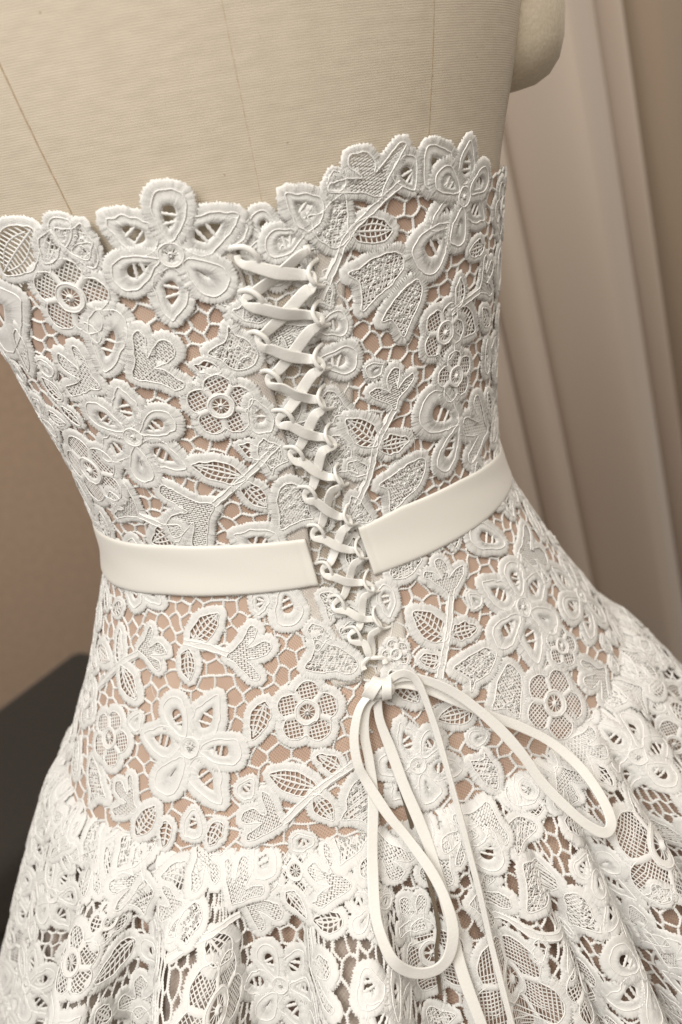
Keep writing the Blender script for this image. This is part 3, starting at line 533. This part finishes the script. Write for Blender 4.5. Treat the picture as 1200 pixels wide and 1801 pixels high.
# ------------------------------------------------------------------ the dress
dress = thing('bridal_dress', 'white lace bridal dress with corset lacing, satin waistband and ribbon bow', 'dress', (0, 0, 0))
gz = lambda tab, z: np.interp(z, [p_[1] for p_ in tab][::-1], [p_[0] for p_ in tab][::-1])
gl = lambda z: np.where(z < -.0675, -.0525, gz(GL, z)); gr = lambda z: np.where(z < -.0705, -.012, gz(GR, z))
ztop = lambda th: np.interp(th, [-2.4, -.89, -.49, -.15, .1, .21, .42, .89, 2.4], [.160, .165, .160, .158, .172, .177, .177, .175, .165])
u_ = np.linspace(0, 1, 90)
for side in (0, 1):
    n = 110; zt = None
    far = -pi if side == 0 else pi
    ths = np.zeros((n, 90)); vs = np.zeros((n, 90))
    for i, q in enumerate(np.linspace(0, 1, n) ** 1.3):
        e = (-.13 if side == 0 else .07); t_top = e + (far - e) * q; z_ = ZSEAM - .004 + u_ * (ztop(np.array(t_top)) - ZSEAM + .004)
        e_ = (gl(z_) if side == 0 else gr(z_)); e_ = np.where(z_ < -.07, -.03, e_); ths[i] = e_ + (far - e_) * q; vs[i] = z_
    sheet('bodice_lining', BODY, ths, vs, .0014, M_NUDE, dress)
    q = np.linspace(0, 1, 8); z_ = np.linspace(-.068, .166, 80); e_ = gl(z_) if side == 0 else gr(z_); Wf = .10 * (1 + .12 * np.sin(z_ * 90)); sg = -1 if side == 0 else 1
    ths = e_[None] + sg * q[:, None] * Wf[None]; vs = np.repeat(z_[None], 8, 0)
    sheet('edge_facing', BODY, ths, vs, .0021, M_FACE, dress, thick=.0004)
# modesty panel behind the lacing
z_ = np.linspace(-.075, .165, 70); q = np.linspace(-.30, .22, 30)
sheet('modesty_panel', BODY, np.repeat(q[:, None], 70, 1), np.repeat(z_[None], 30, 0), .0006, M_PANEL, dress)
PM = Mask(BODY, -.5, .5, -.08, .2)
pdom = lambda th, v: (v < .172) & (v > -.07) & (th > gl(v) - .03) & (th < gr(v) + .03)
place('F', BODY, .0, .163, 60, .024, 1, .0012, dress, PM)
autofill(BODY, PM, pdom, .0012, dress, [('T', .022, .026, 1), ('L', .018, .022, .5)], 60, -.2, .16, -.06, .165, .02)
net('panel_lace_mesh', BODY, PM, pdom, .0010, dress, .0045, -.2, .16, -.07, .165)

BM = Mask(BODY, -2.3, 2.3, -.16, .23); OFF = .0025
for k, th_, v_, rot, size, wr in MB: place(k, BODY, th_, v_, rot, size / 1000, wr, OFF, dress, BM)
for s_ in SB: stem(s_, BODY, OFF + .0002, dress, BM)
def bdom(th, v): return (v > -.146) & (v < ztop(th) + .006) & ((th < gl(v) - .004) | (th > gr(v) + .004))
def bdom_net(th, v): return (v > -.149) & (v < ztop(th) + .002) & ((th < gl(v) - .002) | (th > gr(v) + .002))
autofill(BODY, BM, bdom, OFF, dress, [('F', .026, .030, 1), ('S', .018, .020, 1), ('T', .024, .028, 1), ('L', .024, .03, .5), ('B', .020, .026, .6), ('L', .016, .020, .55), ('P', .012, .015, .8)], 560, -1.95, 1.95, -.145, .18, .045)
net('bodice_lace_mesh', BODY, BM, bdom_net, OFF - .0004, dress, .0052, -1.95, 1.95, -.148, .186)

# skirt: nude lining, white tulle, gathered lace
th = np.linspace(-pi, pi, 361); sv = np.concatenate([np.linspace(0, .06, 25), np.linspace(.07, .30, 40), np.linspace(.33, .80, 18)])
T, S_ = np.meshgrid(th, sv, indexing='ij')
fade = lambda t: t
for nm, fam, off, m_ in (('skirt_lining', .88, -.0050, M_NUDE), ('skirt_tulle', .90, -.0035, M_VEIL)):
    sf = Srf(lambda t, s_, fam=fam: skirt(t, s_, 0, fam), -1, -1); o = sheet(nm, sf, T, S_, off, m_, dress)
    if nm == 'skirt_tulle':
        Fv = sum(np.exp(-np.abs((th - f_[0]) / f_[1]) ** 3) for f_ in FOLDS); keep = (Fv > .06) & (th < -.08)
        bm = bmesh.new(); bm.from_mesh(o.data); bm.verts.ensure_lookup_table(); ns = len(sv)
        bmesh.ops.delete(bm, geom=[v for v in bm.verts if not keep[v.index // ns]], context='VERTS'); bm.to_mesh(o.data); bm.free()
# narrow gathered edge where the skirt is sewn to the bodice
tg_ = np.linspace(-2.2, 2.2, 1500); vg = np.linspace(-.0015, .0085, 9); Tg, Vg = np.meshgrid(tg_, vg, indexing='ij'); ph = np.cumsum(.62 + .5 * rng.random(1500)); lw = np.interp(np.arange(1500), np.arange(0, 1500, 12), rng.normal(0, 1, 125))[:, None]
cx = (vg - vg[0]) / (vg[-1] - vg[0]); low = .0035 * lw
am = np.interp(np.arange(1500), np.arange(0, 1500, 9), np.abs(rng.normal(0, 1, 167)))[:, None]; Hg = -.0002 + .00055 * am * np.sin(np.interp(np.arange(1500), np.arange(0, 1500, 5), np.cumsum(1.2 + 2.6 * rng.random(300)))[:, None] + 1.4 * cx[None] * lw) * (.3 + cx[None]) + .0006 * np.sin(pi * cx)[None] - .003 * (cx[None] > .95)
Pg = SKIRT.at(Tg, Vg + low * cx[None] ** 2, Hg); mesh_obj('gathered_edge', Pg.reshape(-1, 3), grid_faces(1500, 9)[:, ::-1], M_LACE, dress)
SM = Mask(SKIRT, -2.2, 2.2, -.02, .38)
for k, th_, v_, rot, size, wr in MS: place(k, SKIRT, th_, v_, rot, min(size, 34) / 1000, wr, .0006, dress, SM)
for s_ in SS: stem(s_, SKIRT, .0008, dress, SM)
sdom = lambda th, v: (v > .002) & (v < .345)
autofill(SKIRT, SM, lambda th, v: (v > -.006) & (v < .034), .0016, dress, [('T', .024, .028, 1), ('B', .022, .028, .6), ('P', .018, .024, .8), ('L', .018, .024, .5)], 420, -1.8, 1.8, -.003, .018, .55)
for _ in range(0):      # lace bunched into the gathered seam
    th_ = -1.8 + 3.6 * rng.random(); k = rng.choice(['L', 'P', 'B'])
    t_ = np.array([th_]); dt, dv = frame(SKIRT.S, t_, np.array([.006]))
    if SM.get(t_, np.array([.005]))[0] and rng.random() < .6: continue
    place(k, SKIRT, th_, .0005 + .004 * rng.random(), -90 + rng.normal(0, 30), rng.choice([.014, .018, .024]) + .004 * rng.random(), .6, .0008, dress, SM)
autofill(SKIRT, SM, sdom, .0006, dress, [('F', .030, .034, 1), ('S', .021, .024, 1), ('T', .027, .032, 1), ('L', .026, .032, .5), ('B', .022, .028, .6), ('L', .017, .021, .55), ('P', .013, .016, .8)], 760, -2.0, 2.0, .002, .335, .24)
net('skirt_lace_mesh', SKIRT, SM, lambda th, v: (v > .002) & (v < .345), .0002, dress, .0056, -2.1, 2.1, 0, .34)

# waistband: two satin bands that stop at the lacing
bt = lambda th: np.interp(th, [p_[0] for p_ in BT], [p_[1] for p_ in BT]); bb = lambda th: np.interp(th, [p_[0] for p_ in BB], [p_[1] for p_ in BB])
for side in (0, 1):
    e = -.150 if side == 0 else .075; far = -pi if side == 0 else pi; q = np.linspace(0, 1, 120) ** 1.5; q2 = np.linspace(0, 1, 25)
    ths = np.zeros((120, 25)); vs = np.zeros((120, 25)); hs = np.zeros((120, 25))
    for i in range(120):
        e2 = e + (.012 if side == 0 else .018) * (1 - q2) - (0 if side == 0 else 0); t_ = e2 + (far - e2) * q[i]; a, b_ = bb(t_), bt(t_); ths[i] = t_; vs[i] = a + (b_ - a) * q2
        x_ = t_ * 8; hs[i] = .0041 + .0004 * (1 - (2 * q2 - 1) ** 6) + .00020 * np.sin(x_ * .55 + 1.5 * q2 + 1) * np.sin(q2 * 7 + x_ * .35) - .00030 * np.exp(-((np.abs(t_ - e2) - .030) / .006) ** 2)
        hs[i][0] -= .0006; hs[i][-1] -= .0006
    hs[0] -= .001
    P = BODY.at(ths, vs, hs); o = mesh_obj('waistband', P.reshape(-1, 3), grid_faces(120, 25), M_SATIN, dress, uv=np.stack([ths * .14, vs], -1).reshape(-1, 2))
    md = o.modifiers.new('solid', 'SOLIDIFY'); md.thickness = .0005; md.offset = -1

# lacing: flat satin ribbon criss-crossing between thread loops
def b3(p_, h): return BODY.at(np.array([p_[0]]), np.array([p_[1]]), np.array([h]))[0]
def bn(p_): return normal(body, np.array([p_[0]]), np.array([p_[1]]), 1)[0]
def lacing(start):
    P, Wd, Tk = [], [], []
    for i in range(len(LL)):
        left = (i % 2 == 0) == (start == 0); p0 = LL[i] if left else LR[i]; sg = 1 if left else -1; k = 1 - .035 * i; jx, jy = rng.normal(0, .004), rng.normal(0, .0008)
        hi = .0052 if left else .0060; q = [(p0[0] + sg * .030, p0[1] + .0046, hi - .0012), (p0[0] + sg * .006, p0[1] + .0036, hi), (p0[0] - sg * .012 + jx, p0[1] + .0016 + jy, hi - .0008), (p0[0] - sg * .012 + jx, p0[1] - .0012 + jy, hi), (p0[0] + sg * .006, p0[1] - .0026, hi + .0008), (p0[0] + sg * .030, p0[1] - .0040, hi + .0010)]
        if i == 0: q = q[2:]
        if i == len(LL) - 1: q = q[:4]
        n_ = len(q); P += q; ww = {6: [.0060, .0050, .0034, .0034, .0054, .0064], 4: [.0034, .0034, .0044, .0054]}[n_]; Wd += [w_ * k for w_ in ww]; Tk += [.0013 + .0011 * (w_ < .0045) for w_ in ww]
        if i < len(LL) - 1:
            p1 = LR[i + 1] if left else LL[i + 1]; P.append(((p0[0] + p1[0]) / 2, (p0[1] + p1[1]) / 2 - .0006, .0062 if left else .0042)); Wd.append(.0068 * k); Tk.append(.0012)
    P = np.array(P); n = len(P) * 9; Q = catmull(P, n); W_ = np.interp(np.linspace(0, 1, n), np.linspace(0, 1, len(Wd)), Wd); T_ = np.interp(np.linspace(0, 1, n), np.linspace(0, 1, len(Tk)), Tk)
    X = BODY.at(Q[:, 0], Q[:, 1], Q[:, 2]); Nn = normal(body, Q[:, 0], Q[:, 1], 1); Tn = np.gradient(X, axis=0); Tn /= np.linalg.norm(Tn, axis=1)[:, None]; Bn = np.cross(Tn, Nn)
    tw = np.interp(np.arange(n), np.linspace(0, n, len(P) // 2), rng.normal(0, .28, len(P) // 2)); sweep('lacing_ribbon', X, Nn * np.cos(tw)[:, None] + Bn * np.sin(tw)[:, None], W_, T_, M_RIB, dress, sides=16, sq=2.8, pipe=.0003)
lacing(0); lacing(1)
for i, p0 in enumerate(LL[:-1]):
    k = 1 - .04 * i; jx = rng.normal(0, .005)
    q = catmull([(p0[0] - .030, p0[1] + .0050, .0020), (p0[0] - .016, p0[1] + .0060, .0044), (p0[0] + .010 + jx, p0[1] + .0056, .0066), (p0[0] + .034 * k + jx, p0[1] + .0022, .0074), (p0[0] + .042 * k + jx, p0[1] - .0022, .0060), (p0[0] + .038 * k, p0[1] - .0050, .0026)], 30)
    sweep('lacing_loop', BODY.at(q[:, 0], q[:, 1], q[:, 2]), normal(body, q[:, 0], q[:, 1], 1), .0027 * k, .0019, M_RIB, dress, sides=10, sq=2.2)
for i, p0 in enumerate(LR[1:-1]):
    k = 1 - .04 * i; jx = rng.normal(0, .005)
    q = catmull([(p0[0] + .055, p0[1] - .0035, .0022), (p0[0] + .028, p0[1] - .0030, .0046), (p0[0] + .006 + jx, p0[1] - .0005, .0080), (p0[0] - .006 * k + jx, p0[1] + .0045, .0074), (p0[0] + .012 * k, p0[1] + .0080, .0046), (p0[0] + .04 * k, p0[1] + .0092, .0022)], 30)
    sweep('lacing_loop', BODY.at(q[:, 0], q[:, 1], q[:, 2]), normal(body, q[:, 0], q[:, 1], 1), .0024 * k, .0016, M_RIB, dress, sides=10, sq=2.2)

# bow
bow = mesh_obj('ribbon_bow', np.zeros((0, 3)), [np.zeros((0, 4), int)], M_RIB, dress) if False else None
CAMP = np.array(camo.matrix_world.translation)
def drape(name, pts, wd, th_, parent, tw=None, n=140, sq=3):
    P = resample(np.array(pts), .0012, False); n = len(P); Nn = CAMP - P; Nn = Nn / np.linalg.norm(Nn, axis=1)[:, None] * .35 + np.array([0, -.8, .5])
    W = np.interp(np.linspace(0, 1, n), np.linspace(0, 1, len(wd)), wd) * (1 + .09 * np.sin(np.arange(n) * .13 + len(pts)) * np.sin(np.arange(n) * .057 + 1))
    if tw is not None:
        a = np.interp(np.linspace(0, 1, n), np.linspace(0, 1, len(tw)), tw) + .12 * np.sin(np.arange(n) * .045 + len(pts)) + np.interp(np.arange(n), np.linspace(0, n, 9), rng.normal(0, .12, 9)); Tn = np.gradient(P, axis=0); Tn /= np.linalg.norm(Tn, axis=1)[:, None]
        Nn = Nn - (Nn * Tn).sum(1)[:, None] * Tn; Nn /= np.linalg.norm(Nn, axis=1)[:, None]; Bn = np.cross(Tn, Nn); Nn = Nn * np.cos(a)[:, None] + Bn * np.sin(a)[:, None]
    return sweep(name, P, Nn, W, th_, M_RIB, parent, sides=16, sq=3.2, pipe=.0005)
kp = np.array(W_knot[-1])
k1 = []
kn = kp - CAMP; kn /= -np.linalg.norm(kn); kx = np.cross(np.array([0, 0, 1.0]), kn); kx /= np.linalg.norm(kx); ky = np.cross(kn, kx)
ax = kx * .93 - ky * .22; ay = np.cross(kn, ax) ; kc = kp + ky * .001 - kn * .001
def lump(name, c, ex, ey, ez, parent, tw):
    u2 = np.linspace(0, 2 * pi, 28, endpoint=False); w2 = np.linspace(-pi / 2, pi / 2, 17); U, Wv = np.meshgrid(u2, w2, indexing='ij')
    r_ = 1 + .07 * np.sin(3 * U + tw + 2.5 * Wv) + .05 * np.sin(7 * U - 3 * Wv)
    V = c + (np.sin(Wv) * ex)[..., None] * ax + (np.cos(Wv) ** .7 * np.cos(U) * ey * r_)[..., None] * ay + (np.cos(Wv) ** .7 * np.sin(U) * ez * r_)[..., None] * kn
    return mesh_obj(name, V.reshape(-1, 3), grid_faces(28, 17, True), M_RIB, parent)
bow = lump('ribbon_bow', kc, .0088, .0050, .0042, dress, 0)
bow['label'] = 'narrow satin ribbon tied in a bow below the lacing'
a = np.linspace(-2.4, 2.4, 40)
for k, (dx_, tilt, wk) in enumerate(((-.0035, .35, .0068), (.0042, -.25, .0052))):
    a1 = ay * cos(tilt) + ax * sin(tilt)
    wp = kc + ax * dx_ + np.outer(np.sin(a) * .0058, a1) + np.outer(np.cos(a) * (.0052 + .0006 * k), kn) + np.outer(np.sin(a * 1.0) * .0012, ax)
    sweep('knot_wrap', wp, np.outer(np.sin(a), a1) + np.outer(np.cos(a), kn), wk, .0011, M_RIB, bow, sides=16, sq=4, pipe=.0004)
drape('bow_loop', W_loopd, [.0042, .0052, .0056, .0058, .0062, .0060, .0058, .0056, .0050], .0013, bow, [.5, .3, .0, -.2, -.5, .1, .1, .0, .3])
drape('bow_loop', W_loopr, [.0045, .0056, .0058, .0058, .0060, .0056, .0056, .0056, .005], .0013, bow, [.2, .3, .2, .1, .1, .2, .1, 0, 0])
drape('bow_tail', W_tail1, [.0052, .006, .006, .006, .006], .0013, bow, [.2, 0, .0, .0, .1])
drape('bow_tail', W_tail2, [.0045, .0042, .0036, .0036, .0040], .0013, bow, [.2, .8, .9, .8, .6])
o = drape('zipper', W_zipl, [.0016, .0022, .002, .0022, .0016], .0008, dress); o.data.materials[0] = M_ZIP

for _ in range(34):
    t_, v_ = -1.0 + 2.0 * rng.random(), -.12 + .27 * rng.random(); v_ = v_ + (.05 if abs(v_) < .032 else 0); n = 14; q = np.linspace(0, 1, n); an = rng.random() * 6.3; ln = .006 + .012 * rng.random(); cv = rng.normal(0, 1.6)
    dx = np.cumsum(np.cos(an + cv * q)) * ln / n; dy = np.cumsum(np.sin(an + cv * q)) * ln / n
    th_ = t_ + dx / .14; vv_ = v_ + dy; hh = OFF + .0012 + .0016 * np.sin(pi * q) * rng.random()
    sweep('loose_thread', BODY.at(th_, vv_, hh), normal(body, th_, vv_, 1), .00022, .00022, M_LACE, dress, sides=4, sq=2, caps=False)

# ------------------------------------------------------------------ surroundings
def slab(name, x0, x1, y0, y1, z0, z1, m, kind='structure'):
    V = [(x, y, z) for x in (x0, x1) for y in (y0, y1) for z in (z0, z1)]
    F = [(0, 1, 3, 2), (4, 6, 7, 5), (0, 4, 5, 1), (2, 3, 7, 6), (0, 2, 6, 4), (1, 5, 7, 3)]
    o = mesh_obj(name, V, np.array(F), m, smooth=False); o['kind'] = kind; return o
slab('floor', -3, 3.5, -2.5, 1.6, FLOOR - .1, FLOOR, M_FLOOR)
wl = slab('wall', -3, 3.5, 1.6, 1.7, FLOOR, 1.6, M_WALL)
def curtain(name, label, x0, x1, y0, folds, depth, m, seed, lean):
    r2 = np.random.default_rng(seed); n = 700; x = np.linspace(x0, x1, n); zz_ = np.linspace(FLOOR + .01, 1.5, 60);
    V = []; f = np.array(folds); fi = np.interp(x, f, np.arange(len(f))); dd = np.interp(x, (f[1:] + f[:-1]) / 2, np.diff(f))
    for z_ in zz_:
        t = (z_ - FLOOR) / 2.5; y = y0 + depth * (dd / .2) ** .7 * (1 - 2 * np.abs(np.sin(pi * fi)) ** .62) * (1.1 - .2 * t) + .012 * np.sin(x * 31 + 2 * t) * dd / .2
        V.append(np.column_stack([x - lean * z_, y, np.full(n, z_)]))
    V = np.stack(V, 1); c = thing(name, label, 'curtain', (x0, y0, FLOOR))
    o = put(mesh_obj('drape', V.reshape(-1, 3), grid_faces(n, 60), m), c); md = o.modifiers.new('solid', 'SOLIDIFY'); md.thickness = .002
    rod = np.array([[(xx, y0 + .012 * cos(q), 1.52 + .012 * sin(q)) for xx in (x0 - .15, x1 + .1)] for q in np.linspace(0, 2 * pi, 17)[:-1]])
    put(mesh_obj('curtain_rod', rod.reshape(-1, 3), grid_faces(16, 2, True), M_METAL), c); return c
curtain('curtain', 'pale taupe floor length curtain in soft vertical folds behind the right side of the dress', .28, .86, .95, [.22, .30, .38, .46, .545, .628, .84, .92], .05, M_CURT, 3, .105)
curtain('curtain', 'receding curtain fold at far right edge, its shade put into a darker brown colour', .835, 2.3, 1.03, [.70, .86, 1.10, 1.28, 1.42, 1.60, 1.75, 1.95, 2.1, 2.4], .035, M_FOLD_SHADE, 4, .105)  # extra panel whose darker colour carries the shade of the receding fold
# dark upholstered seat behind the skirt, low at the left
seat = thing('upholstered_bench', 'blurred dark charcoal upholstered bench behind the skirt at lower left', 'bench', (-.55, .95, FLOOR))
def soft_box(name, c, d, rot, m, parent, bev=.05):
    bm = bmesh.new(); bmesh.ops.create_cube(bm, size=1); bmesh.ops.scale(bm, vec=d, verts=bm.verts); bmesh.ops.bevel(bm, geom=bm.edges[:] + bm.verts[:], offset=bev, segments=5, profile=.6, affect='EDGES')
    bmesh.ops.rotate(bm, matrix=Matrix.Rotation(rot, 3, 'Z'), verts=bm.verts); bmesh.ops.translate(bm, vec=c, verts=bm.verts)
    me = bpy.data.meshes.new(name); bm.to_mesh(me); bm.free(); me.materials.append(m)
    for p_ in me.polygons: p_.use_smooth = True
    o = bpy.data.objects.new(name, me); COL.objects.link(o); return put(o, parent)
bc = np.array([-.13, .75]); e1 = np.array([-.7, -.714]); e2 = np.array([.7, -.714]); c_ = np.array([-.34, .965]) * 0 + bc + e1 * .5 + e2 * .13
c_ = np.array([-.34, .965]) + e1 * .55 + e2 * .16
ra = atan2(e1[1], e1[0])
soft_box('body', (c_[0], c_[1], FLOOR + .24), (1.1, .32, .36), ra, M_DARK, seat, .03)
soft_box('cushion', (c_[0], c_[1], FLOOR + .46), (1.1, .32, .10), ra, M_DARK, seat, .03)
for q in (-1, 1):
    for w_ in (-1, 1):
        lg = c_ + e1 * q * .50 + e2 * w_ * .12; soft_box('leg', (lg[0], lg[1], FLOOR + .035), (.04, .04, .07), ra, M_WOOD, seat, .004)
print('motifs', count[0], 'tris', sum(len(o.data.polygons) for o in scene.objects if o.type == 'MESH') * 2)
